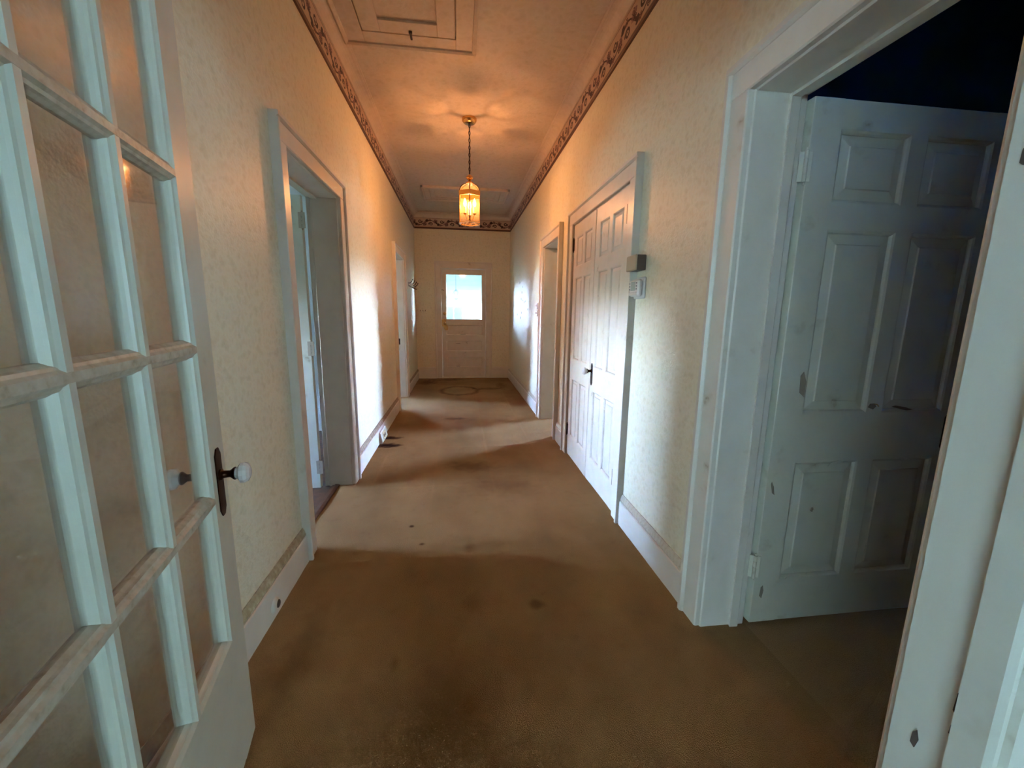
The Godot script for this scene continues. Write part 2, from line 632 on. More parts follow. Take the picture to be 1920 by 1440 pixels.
func build_rooms() -> void:
	var L := WL - WT
	var R := WR + WT
	# first room on the left, with a wide window in its outer wall
	structure("floor_left_room", slab(Vector3(-4.3, -0.2, -8.3), Vector3(-0.94, -0.004, -1.0)), M.wood, "brown board floor beyond the left doorways", "floor")
	structure("ceiling_left_room", slab(Vector3(-4.3, CH, -8.3), Vector3(L + 0.1, CH + 0.15, -1.0)), M.room_white)
	structure("wall_left_room_outer", wall_mesh("z", -4.2, -4.35, -1.0, -8.3, CH, [[-1.9, -3.1, 0.95, 1.48], [-7.1, -7.9, 1.0, 2.0]]), M.room_white)
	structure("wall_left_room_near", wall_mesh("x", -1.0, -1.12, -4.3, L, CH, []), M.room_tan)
	structure("wall_left_room_between", wall_mesh("x", -4.5, -4.62, -4.2, L, CH, []), M.room_white)
	structure("wall_left_room_far", wall_mesh("x", -8.1, -8.29, -4.3, L, CH, [[-3.3, -2.4, 0.6, 1.05]]), M.room_white)
	window_frame(1, "z", -4.27, -1.9, -3.1, 0.95, 1.48, "sash window of the first room on the left")
	window_frame(2, "x", -8.2, -3.3, -2.4, 0.6, 1.05, "sash window of the second room on the left")
	# right: dark blue room by the entrance, closet, and a bright room beyond
	structure("floor_blue_room", slab(Vector3(R - 0.05, -0.2, -2.3), Vector3(4.3, -0.006, -0.05)), M.carpet, "dim carpet inside the blue room", "floor")
	structure("ceiling_blue_room", slab(Vector3(R, CH, -2.3), Vector3(4.3, CH + 0.15, -0.05)), M.blue)
	structure("wall_blue_room_back", wall_mesh("x", -2.10, -2.22, R, 4.3, CH, []), M.blue, "dark blue wall behind the open six-panel door", "wall")
	structure("wall_blue_room_outer", wall_mesh("z", 4.2, 4.35, -0.05, -2.3, CH, []), M.blue)
	structure("wall_blue_room_near", wall_mesh("x", -0.30, -0.17, R, 4.3, CH, []), M.blue)
	structure("wall_blue_room_side", wall_mesh("z", R, R + 0.008, -0.30, -2.10, CH, [[-0.47, -1.42, 0, DH + J]]), M.blue)
	structure("wall_closet_back", wall_mesh("z", R + 0.5, R + 0.6, -2.22, -3.75, CH, []), M.room_white)
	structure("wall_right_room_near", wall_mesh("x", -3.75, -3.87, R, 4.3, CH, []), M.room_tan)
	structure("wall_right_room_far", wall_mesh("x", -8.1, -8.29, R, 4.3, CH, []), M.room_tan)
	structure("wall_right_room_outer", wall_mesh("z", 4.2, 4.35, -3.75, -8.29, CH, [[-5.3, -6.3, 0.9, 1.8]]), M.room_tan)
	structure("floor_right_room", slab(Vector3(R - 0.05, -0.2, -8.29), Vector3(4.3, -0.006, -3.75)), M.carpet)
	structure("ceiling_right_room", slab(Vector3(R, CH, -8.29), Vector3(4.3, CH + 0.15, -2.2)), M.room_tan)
	window_frame(5, "z", -4.27, -7.1, -7.9, 1.0, 2.0, "narrow side window of the second room on the left")
	window_frame(3, "z", 4.27, -5.3, -6.3, 0.9, 1.8, "sash window of the room beyond the right doorway")
	# roofed front porch that the camera stands on, open towards the front
	structure("floor_front_porch", slab(Vector3(-9.8, -0.2, -0.226), Vector3(8.1, -0.004, 6.6)), M.porch_dark)
	structure("ceiling_front_porch", slab(Vector3(-9.8, 2.5, -0.226), Vector3(8.1, 2.65, 6.7)), M.porch_dark)
	structure("wall_front_porch_left", wall_mesh("z", -9.7, -9.8, -0.226, 6.6, 2.55, []), M.porch_dark)
	structure("wall_front_porch_right", wall_mesh("z", 8.0, 8.1, -0.226, 6.6, 2.55, []), M.porch_dark)
	structure("wall_front_porch_screen", wall_mesh("x", 6.5, 6.65, -9.7, 8.0, 2.55, [[-8.4, -3.3, 0.5, 1.85], [3.6, 6.6, 0.4, 2.1]]), M.porch_dark)
	structure("wall_front_porch_house_left", wall_mesh("x", -0.226, -0.35, -9.8, WL - 0.1, 2.65, []), M.siding)
	structure("wall_front_porch_house_right", wall_mesh("x", -0.17, -0.30, WR + WT, 8.1, 2.65, []), M.siding)
	structure("wall_house_opposite", slab(Vector3(-20, -0.4, 11.0), Vector3(20, 5.0, 11.3)), M.opposite)
	structure("ground", slab(Vector3(-60, -0.6, -60), Vector3(60, -0.4, 60)), M.lawn)

# ------------------------------------------------------------------ door openings: casing, jambs, stops
# local frame of a wall: x along it, y up, z out of it into the hall
func wall_turn(side: String) -> float:
	return {"left": PI / 2, "right": -PI / 2, "end": 0.0}[side]

func on_wall(side: String, u: float) -> Vector3:
	return {"left": Vector3(WL, 0, u), "right": Vector3(WR, 0, u), "end": Vector3(u, 0, ZE)}[side]

var trims := 0

func opening(side: String, a: float, b: float, h: float, cw: float, label: String, stop_at := -0.125, y0 := 0.0) -> Node3D:
	trims += 1
	var o := base("trim_%d" % trims, on_wall(side, (a + b) / 2), wall_turn(side))
	tag(o, label, "door frame", "", "structure")
	var hw := absf(a - b) / 2
	var r := 0.006
	# casing: flat board with a raised back band round its outer edge
	for s in [-1.0, 1.0]:
		var board := [Vector2(s * (hw + r), 0), Vector2(s * (hw + r), 0.024), Vector2(s * (hw + r + 0.005), 0.029), Vector2(s * (hw + cw - 0.022), 0.029), Vector2(s * (hw + cw - 0.022), 0)]
		bar(o, "casing_board", board, "y", y0, h + r, M.paint)
		var band := [Vector2(s * (hw + cw - 0.026), 0), Vector2(s * (hw + cw - 0.026), 0.033), Vector2(s * (hw + cw - 0.018), 0.043), Vector2(s * (hw + cw - 0.002), 0.043), Vector2(s * (hw + cw), 0.040), Vector2(s * (hw + cw), 0)]
		bar(o, "back_band", band, "y", y0, h + cw - 0.026, M.paint)
		var jamb := box_part(o, "jamb", Vector3(s * (hw + J) if s < 0 else hw, y0 - 0.02, -WT - 0.003), Vector3(-hw if s < 0 else hw + J, h + J, 0.006), M.paint, 0.004)
		bar(jamb, "stop", [Vector2(-s * J / 2, stop_at), Vector2(-s * (J / 2 + 0.013), stop_at + 0.004), Vector2(-s * (J / 2 + 0.013), stop_at - 0.030), Vector2(-s * (J / 2 + 0.008), stop_at - 0.036), Vector2(-s * J / 2, stop_at - 0.036)], "y", 0, h - y0 + 0.02, M.paint, Vector3(0, -(h + J - y0 + 0.02) / 2, (WT + 0.003 - 0.006) / 2))
	bar(o, "casing_head", [Vector2(h + r, 0), Vector2(h + r, 0.024), Vector2(h + r + 0.005, 0.029), Vector2(h + cw - 0.022, 0.029), Vector2(h + cw - 0.022, 0)], "x", -hw - cw + 0.024, hw + cw - 0.024, M.paint)
	bar(o, "back_band", [Vector2(h + cw - 0.026, 0), Vector2(h + cw - 0.026, 0.033), Vector2(h + cw - 0.018, 0.043), Vector2(h + cw - 0.002, 0.043), Vector2(h + cw, 0.040), Vector2(h + cw, 0)], "x", -hw - cw + 0.0015, hw + cw - 0.0015, M.paint)
	var head := box_part(o, "head_jamb", Vector3(-hw, h, -WT - 0.003), Vector3(hw, h + J, 0.006), M.paint, 0.004)
	bar(head, "stop", [Vector2(-J / 2, stop_at), Vector2(-J / 2 - 0.013, stop_at + 0.004), Vector2(-J / 2 - 0.013, stop_at - 0.030), Vector2(-J / 2 - 0.008, stop_at - 0.036), Vector2(-J / 2, stop_at - 0.036)], "x", -hw, hw, M.paint, Vector3(0, 0, (WT + 0.003 - 0.006) / 2))
	return o

func build_openings() -> void:
	opening("left", -2.165, -3.02, DH, 0.115, "white casing of the nearer doorway on the left wall")
	opening("left", -5.48, -6.28, DH, 0.115, "white casing of the farther doorway on the left wall")
	opening("right", -0.49, -1.39, DH, 0.118, "white casing of the doorway into the blue room")
	opening("right", -2.365, -3.54, DH, 0.118, "white casing around the pair of closet doors", -0.075)
	opening("right", -4.08, -4.80, DH, 0.118, "white casing of the doorless opening past the closet")
	opening("end", -0.325, 0.522, 2.115, 0.13, "white casing around the half-glazed end door", -0.07)
	box_part(get_node("trim_6"), "door_sill", Vector3(-0.44, -0.05, -WT), Vector3(0.44, 0.021, 0.012), M.paint, 0.004)
	# threshold strip of the first left doorway
	var th := bar(self, "threshold_strip", [Vector2(-0.96, -0.01), Vector2(-0.95, 0.004), Vector2(-0.925, 0.007), Vector2(-0.905, 0.004), Vector2(-0.90, -0.01)], "z", -3.02, -2.165, M.wood)
	tag(th, "brown wooden threshold strip in the nearer left doorway", "threshold", "", "structure")
	# the entrance doorway that the camera stands in
	trims += 1
	var o := base("trim_%d" % trims)
	tag(o, "white chipped jamb of the open entrance doorway", "door frame", "", "structure")
	for s in [-1.0, 1.0]:
		var jp := [Vector2(s * 0.45, ZF - 0.006), Vector2(s * 0.45, -0.257), Vector2(s * 0.4385, -0.254), Vector2(s * 0.438, -0.230), Vector2(s * 0.442, -0.226), Vector2(s * 0.47, -0.226), Vector2(s * 0.47, ZF - 0.006)]
		bar(o, "jamb", jp, "y", -0.02, 2.10, M.paint)
		bar(o, "casing_board", [Vector2(s * 0.462, ZF), Vector2(s * 0.462, ZF - 0.018), Vector2(s * 0.468, ZF - 0.024), Vector2(s * 0.575, ZF - 0.024), Vector2(s * 0.575, ZF)], "y", 0.0, 2.22, M.paint)
		bar(o, "outer_casing", [Vector2(s * 0.447, -0.226), Vector2(s * 0.449, -0.221), Vector2(s * 0.575, -0.219), Vector2(s * 0.575, -0.226)], "y", -0.02, 2.22, M.paint)
	for c in [[0.875, -0.284, 0.010, 0.003], [0.945, -0.2575, 0.016, 0.004], [0.915, -0.258, 0.008, 0.003], [1.18, -0.257, 0.010, 0.002], [0.70, -0.29, 0.006, 0.003], [1.42, -0.295, 0.008, 0.002]]:
		part(o, "paint_chip", bar_mesh([Vector2(-c[3], -c[2] * 0.7), Vector2(c[3] * 0.3, -c[2]), Vector2(c[3], c[2] * 0.1), Vector2(c[3] * 0.2, c[2]), Vector2(-c[3] * 0.8, c[2] * 0.5)], "z", 0.0012), M.chip_dark, Vector3(0.4502, c[0], c[1]), Vector3(0, -PI / 2, 0))
	bar(o, "head_jamb", [Vector2(2.10, ZF - 0.006), Vector2(2.10, -0.257), Vector2(2.088, -0.254), Vector2(2.088, -0.226), Vector2(2.12, -0.226), Vector2(2.12, ZF - 0.006)], "x", -0.47, 0.47, M.paint)
	bar(o, "casing_head", [Vector2(2.11, ZF), Vector2(2.11, ZF - 0.024), Vector2(2.22, ZF - 0.024), Vector2(2.22, ZF)], "x", -0.575, 0.575, M.paint)

# ------------------------------------------------------------------ baseboards, border, crown
func base_run(o: Node3D, side: String, a: float, b: float, h: float) -> void:
	var lo := minf(a, b)
	var hi := maxf(a, b)
	if side == "end":
		bar(o, "board", [Vector2(-0.01, ZE), Vector2(-0.01, ZE + 0.022), Vector2(h - 0.045, ZE + 0.022), Vector2(h - 0.042, ZE + 0.018), Vector2(h - 0.042, ZE)], "x", lo, hi, M.paint)
		bar(o, "cap_moulding", [Vector2(h - 0.042, ZE), Vector2(h - 0.042, ZE + 0.017), Vector2(h - 0.032, ZE + 0.019), Vector2(h - 0.010, ZE + 0.012), Vector2(h, ZE + 0.005), Vector2(h, ZE)], "x", lo, hi, M.paint)
		return
	var x := WL if side == "left" else WR
	var s := 1.0 if side == "left" else -1.0
	bar(o, "board", [Vector2(x, -0.01), Vector2(x + s * 0.022, -0.01), Vector2(x + s * 0.022, h - 0.045), Vector2(x + s * 0.018, h - 0.042), Vector2(x, h - 0.042)], "z", lo, hi, M.paint)
	bar(o, "cap_moulding", [Vector2(x, h - 0.042), Vector2(x + s * 0.015, h - 0.042), Vector2(x + s * 0.018, h - 0.032), Vector2(x + s * 0.011, h - 0.010), Vector2(x + s * 0.005, h), Vector2(x, h)], "z", lo, hi, M.paint_grimy if side == "left" else M.paint_dusty)

func build_baseboards() -> void:
	var l := base("baseboard_left")
	tag(l, "tall white baseboard along the left wall", "baseboard", "", "structure")
	for r in [[ZF, -2.05], [-3.135, -5.365], [-6.395, ZE]]:
		base_run(l, "left", r[0], r[1], 0.185)
	var r2 := base("baseboard_right")
	tag(r2, "tall white baseboard along the right wall", "baseboard", "", "structure")
	for r in [[ZF, -0.372], [-1.508, -2.247], [-3.658, -3.962], [-4.918, ZE]]:
		base_run(r2, "right", r[0], r[1], 0.19)
	var e := base("baseboard_end")
	tag(e, "white baseboard on both sides of the end door", "baseboard", "", "structure")
	base_run(e, "end", WL, -0.455, 0.225)
	base_run(e, "end", 0.652, WR, 0.225)

func border_strip(called: String, a: Vector3, b: Vector3, out: Vector3, y0: float, y1: float, label: String) -> void:
	# paper strip two millimetres thick; the print repeats every 0.40 m
	var st := new_st()
	var ln := a.distance_to(b)
	var o := out * 0.002
	var c := [[a + Vector3.UP * y0 + o, Vector2(0, 1)], [b + Vector3.UP * y0 + o, Vector2(ln / 0.40, 1)], [b + Vector3.UP * y1 + o, Vector2(ln / 0.40, 0)], [a + Vector3.UP * y1 + o, Vector2(0, 0)]]
	for k in [[0, 1, 2], [0, 2, 3]]:
		var t := [c[k[0]], c[k[1]], c[k[2]]]
		if (t[1][0] - t[0][0]).cross(t[2][0] - t[0][0]).dot(out) > 0:
			t = [t[0], t[2], t[1]]
		for v in t:
			st.set_normal(out)
			st.set_uv(v[1])
			st.add_vertex(v[0])
	for y in [y0, y1]:
		var u: Vector3 = Vector3.UP * y
		for q in [[a + u, b + u, b + u + o], [a + u, b + u + o, a + u + o]]:
			for v in q:
				st.set_normal(Vector3.UP if y == y1 else Vector3.DOWN)
				st.set_uv(Vector2(0, 0))
				st.add_vertex(v)
	tag(part(self, called, st.commit(), M.border), label, "wallpaper border", "", "structure")

func build_cornice() -> void:
	# crown cove between wall and ceiling
	var cove := func(s: float, x: float) -> Array:
		var p := [Vector2(x, 3.02), Vector2(x + s * 0.012, 3.02), Vector2(x + s * 0.012, 3.030)]
		for k in 7:
			var t := k / 6.0 * PI / 2
			p.append(Vector2(x + s * (0.012 + 0.068 * (1.0 - cos(t))), 3.030 + 0.062 * sin(t)))
		p.append(Vector2(x + s * 0.080, 3.098))
		p.append(Vector2(x + s * 0.092, 3.101))
		p.append(Vector2(x + s * 0.092, CH))
		p.append(Vector2(x, CH))
		return p
	var rail := func(s: float, x: float) -> Array:
		return [Vector2(x, 2.828), Vector2(x + s * 0.012, 2.830), Vector2(x + s * 0.017, 2.838), Vector2(x + s * 0.015, 2.848), Vector2(x + s * 0.007, 2.854), Vector2(x, 2.855)]
	var swap := func(p: Array) -> Array:
		var q := []
		for v in p:
			q.append(Vector2(v.y, v.x))
		return q
	for d in [["left", 1.0, WL], ["right", -1.0, WR]]:
		trims += 1
		tag(bar(self, "trim_%d" % trims, cove.call(d[1], d[2]), "z", ZE, ZF, M.ceiling), "coved crown moulding along the top of the %s wall" % d[0], "crown moulding", "", "structure")
		trims += 1
		tag(bar(self, "trim_%d" % trims, rail.call(d[1], d[2]), "z", ZE, ZF, M.rail), "thin dark brown picture rail under the %s wall border" % d[0], "picture rail", "", "structure")
	trims += 1
	tag(bar(self, "trim_%d" % trims, swap.call(cove.call(1.0, ZE)), "x", WL, WR, M.ceiling), "coved crown moulding above the end door", "crown moulding", "", "structure")
	trims += 1
	tag(bar(self, "trim_%d" % trims, swap.call(rail.call(1.0, ZE)), "x", WL, WR, M.rail), "thin dark brown picture rail on the end wall", "picture rail", "", "structure")
	border_strip("wallpaper_border", Vector3(WL, 0, ZF), Vector3(WL, 0, ZE), Vector3.RIGHT, 2.853, 3.021, "scroll-printed wallpaper border along the top of the left wall")
	border_strip("wallpaper_border", Vector3(WR, 0, ZE), Vector3(WR, 0, ZF), Vector3.LEFT, 2.853, 3.021, "scroll-printed wallpaper border along the top of the right wall")
	border_strip("wallpaper_border", Vector3(WL, 0, ZE), Vector3(WR, 0, ZE), Vector3.BACK, 2.853, 3.021, "scroll-printed wallpaper border above the end door")

# ------------------------------------------------------------------ doors
# door frame: x from the hinge edge (0) to the lock edge (w), y up, front face at z = 0, back at z = -t
func piece_profile(lo: float, hi: float, t: float, ch_lo: bool, ch_hi: bool) -> Array:
	var c := 0.011
	var d := 0.010
	var p := []
	if ch_lo:
		p.append_array([Vector2(lo, -d), Vector2(lo + c * 0.35, -d * 0.35), Vector2(lo + c, 0)])
	else:
		p.append_array([Vector2(lo, -0.002), Vector2(lo + 0.002, 0)])
	if ch_hi:
		p.append_array([Vector2(hi - c, 0), Vector2(hi - c * 0.35, -d * 0.35), Vector2(hi, -d), Vector2(hi, -t + d), Vector2(hi - c, -t)])
	else:
		p.append_array([Vector2(hi - 0.002, 0), Vector2(hi, -0.002), Vector2(hi, -t + 0.002), Vector2(hi - 0.002, -t)])
	if ch_lo:
		p.append_array([Vector2(lo + c, -t), Vector2(lo, -t + d)])
	else:
		p.append_array([Vector2(lo + 0.002, -t), Vector2(lo, -t + 0.002)])
	return p

func raised_panel(w: float, h: float, t: float, bevel := 0.035) -> ArrayMesh:
	var key := "panel%f %f %f %f" % [w, h, t, bevel]
	if mesh_cache.has(key):
		return mesh_cache[key]
	var st := new_st()
	for s in [1.0, -1.0]:
		var o := []
		var k := []
		var i := []
		for c in [[-1, -1], [1, -1], [1, 1], [-1, 1]]:
			o.append(Vector3(c[0] * w / 2, c[1] * h / 2, s * t * 0.12))
			k.append(Vector3(c[0] * (w / 2 - bevel), c[1] * (h / 2 - bevel), s * t * 0.30))
			i.append(Vector3(c[0] * (w / 2 - bevel - 0.003), c[1] * (h / 2 - bevel - 0.003), s * t * 0.40))
		quad(st, i[0], i[1], i[2], i[3], Vector3(0, 0, s))
		for e in 4:
			var f := (e + 1) % 4
			quad(st, o[e], o[f], k[f], k[e], Vector3(0, 0, s))
			quad(st, k[e], k[f], i[f], i[e], (k[e] + k[f]) * Vector3(1, 1, 0) + Vector3(0, 0, s * 0.001))
	var m := st.commit()
	mesh_cache[key] = m
	return m

# rows: [[bottom, top], ...] of the panels; cols: [[left, right], ...]
func panel_door(o: Node3D, w: float, h: float, t: float, rows: Array, cols: Array, m: Material, bevel := 0.035) -> void:
	var e := 0.011
	bar(o, "stile", piece_profile(0, cols[0][0], t, false, true), "y", 0, h, m)
	bar(o, "stile", piece_profile(cols[-1][1], w, t, true, false), "y", 0, h, m)
	var y := 0.0
	for i in rows.size() + 1:
		var top: float = h if i == rows.size() else rows[i][0]
		bar(o, "rail", piece_profile(y, top, t, i > 0, i < rows.size()), "x", cols[0][0] - e, cols[-1][1] + e, m)
		if i < rows.size():
			y = rows[i][1]
	for r in rows:
		for c in cols.size() - 1:
			bar(o, "mullion", piece_profile(cols[c][1], cols[c + 1][0], t, true, true), "y", r[0] - e, r[1] + e, m)
		for c in cols:
			part(o, "panel", raised_panel(c[1] - c[0] + 0.012, r[1] - r[0] + 0.012, t, bevel), m, Vector3((c[0] + c[1]) / 2, (r[0] + r[1]) / 2, -t / 2))

# glass knob on a metal shank, axis along +z from the door face
func glass_knob(o: Node3D, at: Vector3, back := false) -> void:
	var rot := Vector3(-PI / 2 if back else PI / 2, 0, 0)
	var k := part(o, "knob", lathe([Vector2(0, 0.034), Vector2(0.013, 0.034), Vector2(0.0165, 0.040), Vector2(0.0265, 0.047), Vector2(0.0275, 0.056), Vector2(0.024, 0.064), Vector2(0.014, 0.069), Vector2(0, 0.070)], 12, false), M.crystal, at, rot)
	tag(k, "faceted clear glass knob")
	part(k, "shank", lathe([Vector2(0.0, -0.001), Vector2(0.016, -0.001), Vector2(0.016, 0.004), Vector2(0.010, 0.007), Vector2(0.009, 0.022), Vector2(0.012, 0.026), Vector2(0.017, 0.032), Vector2(0.017, 0.035), Vector2(0, 0.0345)], 16), M.bronze)

# long narrow plate with pointed ends
func plate_mesh(w: float, h: float, t: float) -> ArrayMesh:
	return bar_mesh([Vector2(-w / 2, -h / 2 + w * 0.45), Vector2(-w * 0.2, -h / 2), Vector2(w * 0.2, -h / 2), Vector2(w / 2, -h / 2 + w * 0.45), Vector2(w / 2, h / 2 - w * 0.45), Vector2(w * 0.2, h / 2), Vector2(-w * 0.2, h / 2), Vector2(-w / 2, h / 2 - w * 0.45)], "z", t)

func hinge(o: Node3D, at: Vector3, turn: float, m: Material) -> void:
	var pts := [Vector2(0, -0.062), Vector2(0.004, -0.060), Vector2(0.005, -0.054), Vector2(0.003, -0.052), Vector2(0.0068, -0.050)]
	for k in 4:
		var y := -0.050 + 0.025 * (k + 1)
		pts.append_array([Vector2(0.0068, y - 0.001), Vector2(0.0058, y), Vector2(0.0068, y + 0.001)] if k < 3 else [Vector2(0.0068, y)])
	pts.append_array([Vector2(0.003, 0.052), Vector2(0.005, 0.054), Vector2(0.004, 0.060), Vector2(0, 0.062)])
	var h := part(o, "hinge", lathe(pts, 12), m, at, Vector3(0, turn, 0))
	part(h, "leaf", cbox(Vector3(0.018, 0.098, 0.0035), 0.001), m, Vector3(0.012, 0, -0.005))
	part(h, "leaf", cbox(Vector3(0.018, 0.098, 0.0035), 0.001), m, Vector3(-0.012, 0, -0.005))

func build_doors() -> void:
	french_door()
	# leaf of the first left room: swung right back into the room from the far jamb
	var rows := [[0.205, 0.695], [0.915, 1.575], [1.69, 1.905]]
	var d2 := base("door_2", Vector3(WL - WT - 0.012, 0.012, -2.995), PI)
	tag(d2, "pale door standing open inside the nearer left doorway", "door", "", "structure")
	panel_door(d2, 0.84, 2.018, 0.042, rows, [[0.12, 0.38], [0.46, 0.72]], M.paint_cool)
	for y in [0.16, 1.02, 1.86]:
		hinge(d2, Vector3(-0.004, y, -0.047), 0.0, M.hinge_paint)
	var d3 := base("door_3", Vector3(WL - WT - 0.012, 0.012, -5.455), PI)
	tag(d3, "white door open inside the farther left doorway", "door", "", "structure")
	panel_door(d3, 0.79, 2.018, 0.042, rows, [[0.115, 0.355], [0.435, 0.675]], M.paint_cool)
	part(get_node("trim_2"), "strike_plate", cbox(Vector3(0.003, 0.09, 0.03), 0.001), M.bronze, Vector3(0.399, 0.85, -0.08))
	# closet: two narrow leaves that meet in the middle
	var crow := [[0.20, 0.70], [0.90, 1.57], [1.68, 1.90]]
	var ccol := [[0.095, 0.255], [0.330, 0.490]]
	var d4 := base("door_4", Vector3(WR - 0.016, 0.012, -2.370), -PI / 2)
	tag(d4, "nearer narrow six-panel closet door with glass knob", "door", "", "structure")
	# hinge edge at the near jamb: local x runs towards +z, so build from the meeting edge
	d4.position.z = -2.370 - 0.578
	panel_door(d4, 0.578, 2.016, 0.035, crow, ccol, M.door_white, 0.026)
	part(d4, "lock_plate", plate_mesh(0.040, 0.165, 0.003), M.bronze, Vector3(0.045, 0.835, 0.0))
	glass_knob(d4, Vector3(0.045, 0.86, 0.003))
	for y in [0.23, 1.86]:
		part(d4, "hinge_gap", cbox(Vector3(0.004, 0.11, 0.002), 0.0005), M.dark, Vector3(0.545, y, 0.0))
	var d5 := base("door_5", Vector3(WR - 0.010, 0.012, -3.537), -PI / 2 - 0.012)
	tag(d5, "farther narrow six-panel closet door, slightly ajar", "door", "", "structure")
	panel_door(d5, 0.578, 2.016, 0.035, crow, ccol, M.door_white, 0.026)
	for y in [0.23, 1.86]:
		hinge(d5, Vector3(-0.002, y, 0.004), 0.0, M.bronze)
	blue_room_door(rows)
	end_door()

func french_door() -> void:
	var dir := Vector3(-0.204, 0, -0.979)
	var corner := Vector3(-0.634, 0.0, -1.118)
	var w := 0.865
	var h := 2.075
	var t := 0.044
	var at := corner + dir * (0.035 - w)
	var o := base("door_1", Vector3(at.x, 0.012, at.z), atan2(0.979, -0.204))
	tag(o, "white twelve-pane glazed entrance door swung open along the left wall", "door", "", "structure")
	var gx := [0.115, 0.750]
	var gy := [0.405, 1.955]
	# stiles and rails; their glazed edges carry the same sloped moulding as the bars
	var edge := func(lo: float, hi: float, left: bool, right: bool) -> Array:
		var p := []
		var s := 0.016
		if left:
			p.append_array([Vector2(lo - s * 0.0, -0.018), Vector2(lo + 0.004, -0.012), Vector2(lo + 0.006, -0.007), Vector2(lo + 0.011, -0.005), Vector2(lo + s, 0)])
		else:
			p.append_array([Vector2(lo, -0.003), Vector2(lo + 0.003, 0)])
		if right:
			p.append_array([Vector2(hi - s, 0), Vector2(hi - 0.011, -0.005), Vector2(hi - 0.006, -0.007), Vector2(hi - 0.004, -0.012), Vector2(hi, -0.018), Vector2(hi, -t + 0.018), Vector2(hi - s, -t)])
		else:
			p.append_array([Vector2(hi - 0.003, 0), Vector2(hi, -0.003), Vector2(hi, -t + 0.003), Vector2(hi - 0.003, -t)])
		if left:
			p.append_array([Vector2(lo + s, -t), Vector2(lo, -t + 0.018)])
		else:
			p.append_array([Vector2(lo + 0.003, -t), Vector2(lo, -t + 0.003)])
		return p
	bar(o, "stile", edge.call(0.0, gx[0], false, true), "y", 0, h, M.paint_cool)
	bar(o, "stile", edge.call(gx[1], w, true, false), "y", 0, h, M.paint_cool)
	bar(o, "bottom_rail", edge.call(0.0, gy[0], false, true), "x", gx[0] - 0.016, gx[1] + 0.016, M.paint_cool)
	bar(o, "top_rail", edge.call(gy[1], h, true, false), "x", gx[0] - 0.016, gx[1] + 0.016, M.paint_cool)
	# glazing bars
	var bars_x := [0.3285, 0.5405]
	var bars_y := [0.795, 1.183, 1.575]
	var bar_w := 0.023
	for x in bars_x:
		bar(o, "muntin", edge.call(x - bar_w, x + bar_w, true, true), "y", gy[0] - 0.016, gy[1] + 0.016, M.paint_cool, Vector3(0, 0, -0.0005))
	for y in bars_y:
		bar(o, "muntin", edge.call(y - bar_w, y + bar_w, true, true), "x", gx[0] - 0.016, gx[1] + 0.016, M.paint_dusty)
	var xs := [gx[0], bars_x[0], bars_x[1], gx[1]]
	var ys := [gy[0], bars_y[0], bars_y[1], bars_y[2], gy[1]]
	for j in 4:
		for i in 3:
			var x0: float = xs[i] - 0.004 if i == 0 else xs[i] + bar_w - 0.004
			var x1: float = xs[i + 1] + 0.004 if i == 2 else xs[i + 1] - bar_w + 0.004
			var y0: float = ys[j] - 0.004 if j == 0 else ys[j] + bar_w - 0.004
			var y1: float = ys[j + 1] + 0.004 if j == 3 else ys[j + 1] - bar_w + 0.004
			box_part(o, "pane", Vector3(x0, y0, -t / 2 - 0.0015), Vector3(x1, y1, -t / 2 + 0.0015), M.glass, 0.0005)
	for s in [0.0, -t - 0.003]:
		part(o, "lock_plate", plate_mesh(0.040, 0.185, 0.003), M.bronze, Vector3(w - 0.055, 0.83, s))
	glass_knob(o, Vector3(w - 0.055, 0.850, 0.003))
	glass_knob(o, Vector3(w - 0.055, 0.850, -t - 0.003), true)

func blue_room_door(rows: Array) -> void:
	var o := base("door_6", Vector3(1.204, 0.014, -1.372), 0.0)
	tag(o, "chipped white six-panel door opened into the dark blue room", "door", "", "structure")
	panel_door(o, 0.888, 2.012, 0.042, rows, [[0.125, 0.385], [0.475, 0.735]], M.paint_cool, 0.042)
	for y in [0.26, 1.79]:
		hinge(o, Vector3(-0.008, y, 0.002), -0.35, M.paint_cool)
	part(o, "lock_plate", plate_mesh(0.05, 0.17, 0.003), M.black, Vector3(0.795, 0.815, 0.0))
	var k := part(o, "knob", lathe([Vector2(0, 0), Vector2(0.012, 0), Vector2(0.011, 0.03), Vector2(0.024, 0.04), Vector2(0.028, 0.05), Vector2(0.02, 0.062), Vector2(0, 0.064)], 16), M.black, Vector3(0.80, 0.86, 0.003), Vector3(PI / 2, 0, 0))
	tag(k, "dark round knob")
	# flaked paint and a bent nail
	var rng := RandomNumberGenerator.new()
	rng.seed = 3
	for p in [[0.10, 1.02, 0.014, 0.05], [0.42, 0.93, 0.018, 0.012], [0.19, 0.195, 0.05, 0.010], [0.22, 0.185, 0.02, 0.014], [0.30, 0.70, 0.04, 0.008], [0.22, 0.50, 0.006, 0.010], [0.36, 0.13, 0.008, 0.02], [0.55, 0.20, 0.06, 0.006], [0.03, 0.60, 0.006, 0.03], [0.04, 0.14, 0.008, 0.03], [0.56, 0.92, 0.05, 0.006]]:
		part(o, "paint_flake", bar_mesh([Vector2(-p[2], -p[3] * 0.6), Vector2(p[2] * 0.4, -p[3]), Vector2(p[2], p[3] * 0.2), Vector2(p[2] * 0.3, p[3]), Vector2(-p[2] * 0.7, p[3] * 0.7)], "z", 0.0015), M.chip if rng.randf() < 0.5 else M.paint_cool, Vector3(p[0], p[1], -0.0005), Vector3(0, 0, rng.randf_range(-0.3, 0.3)))
	part(o, "nail", tube([Vector3(0, 0, -0.01), Vector3(0.002, 0.002, 0.012), Vector3(0.006, -0.006, 0.016)], 0.0022), M.brass_old, Vector3(0.425, 0.938, 0.0))

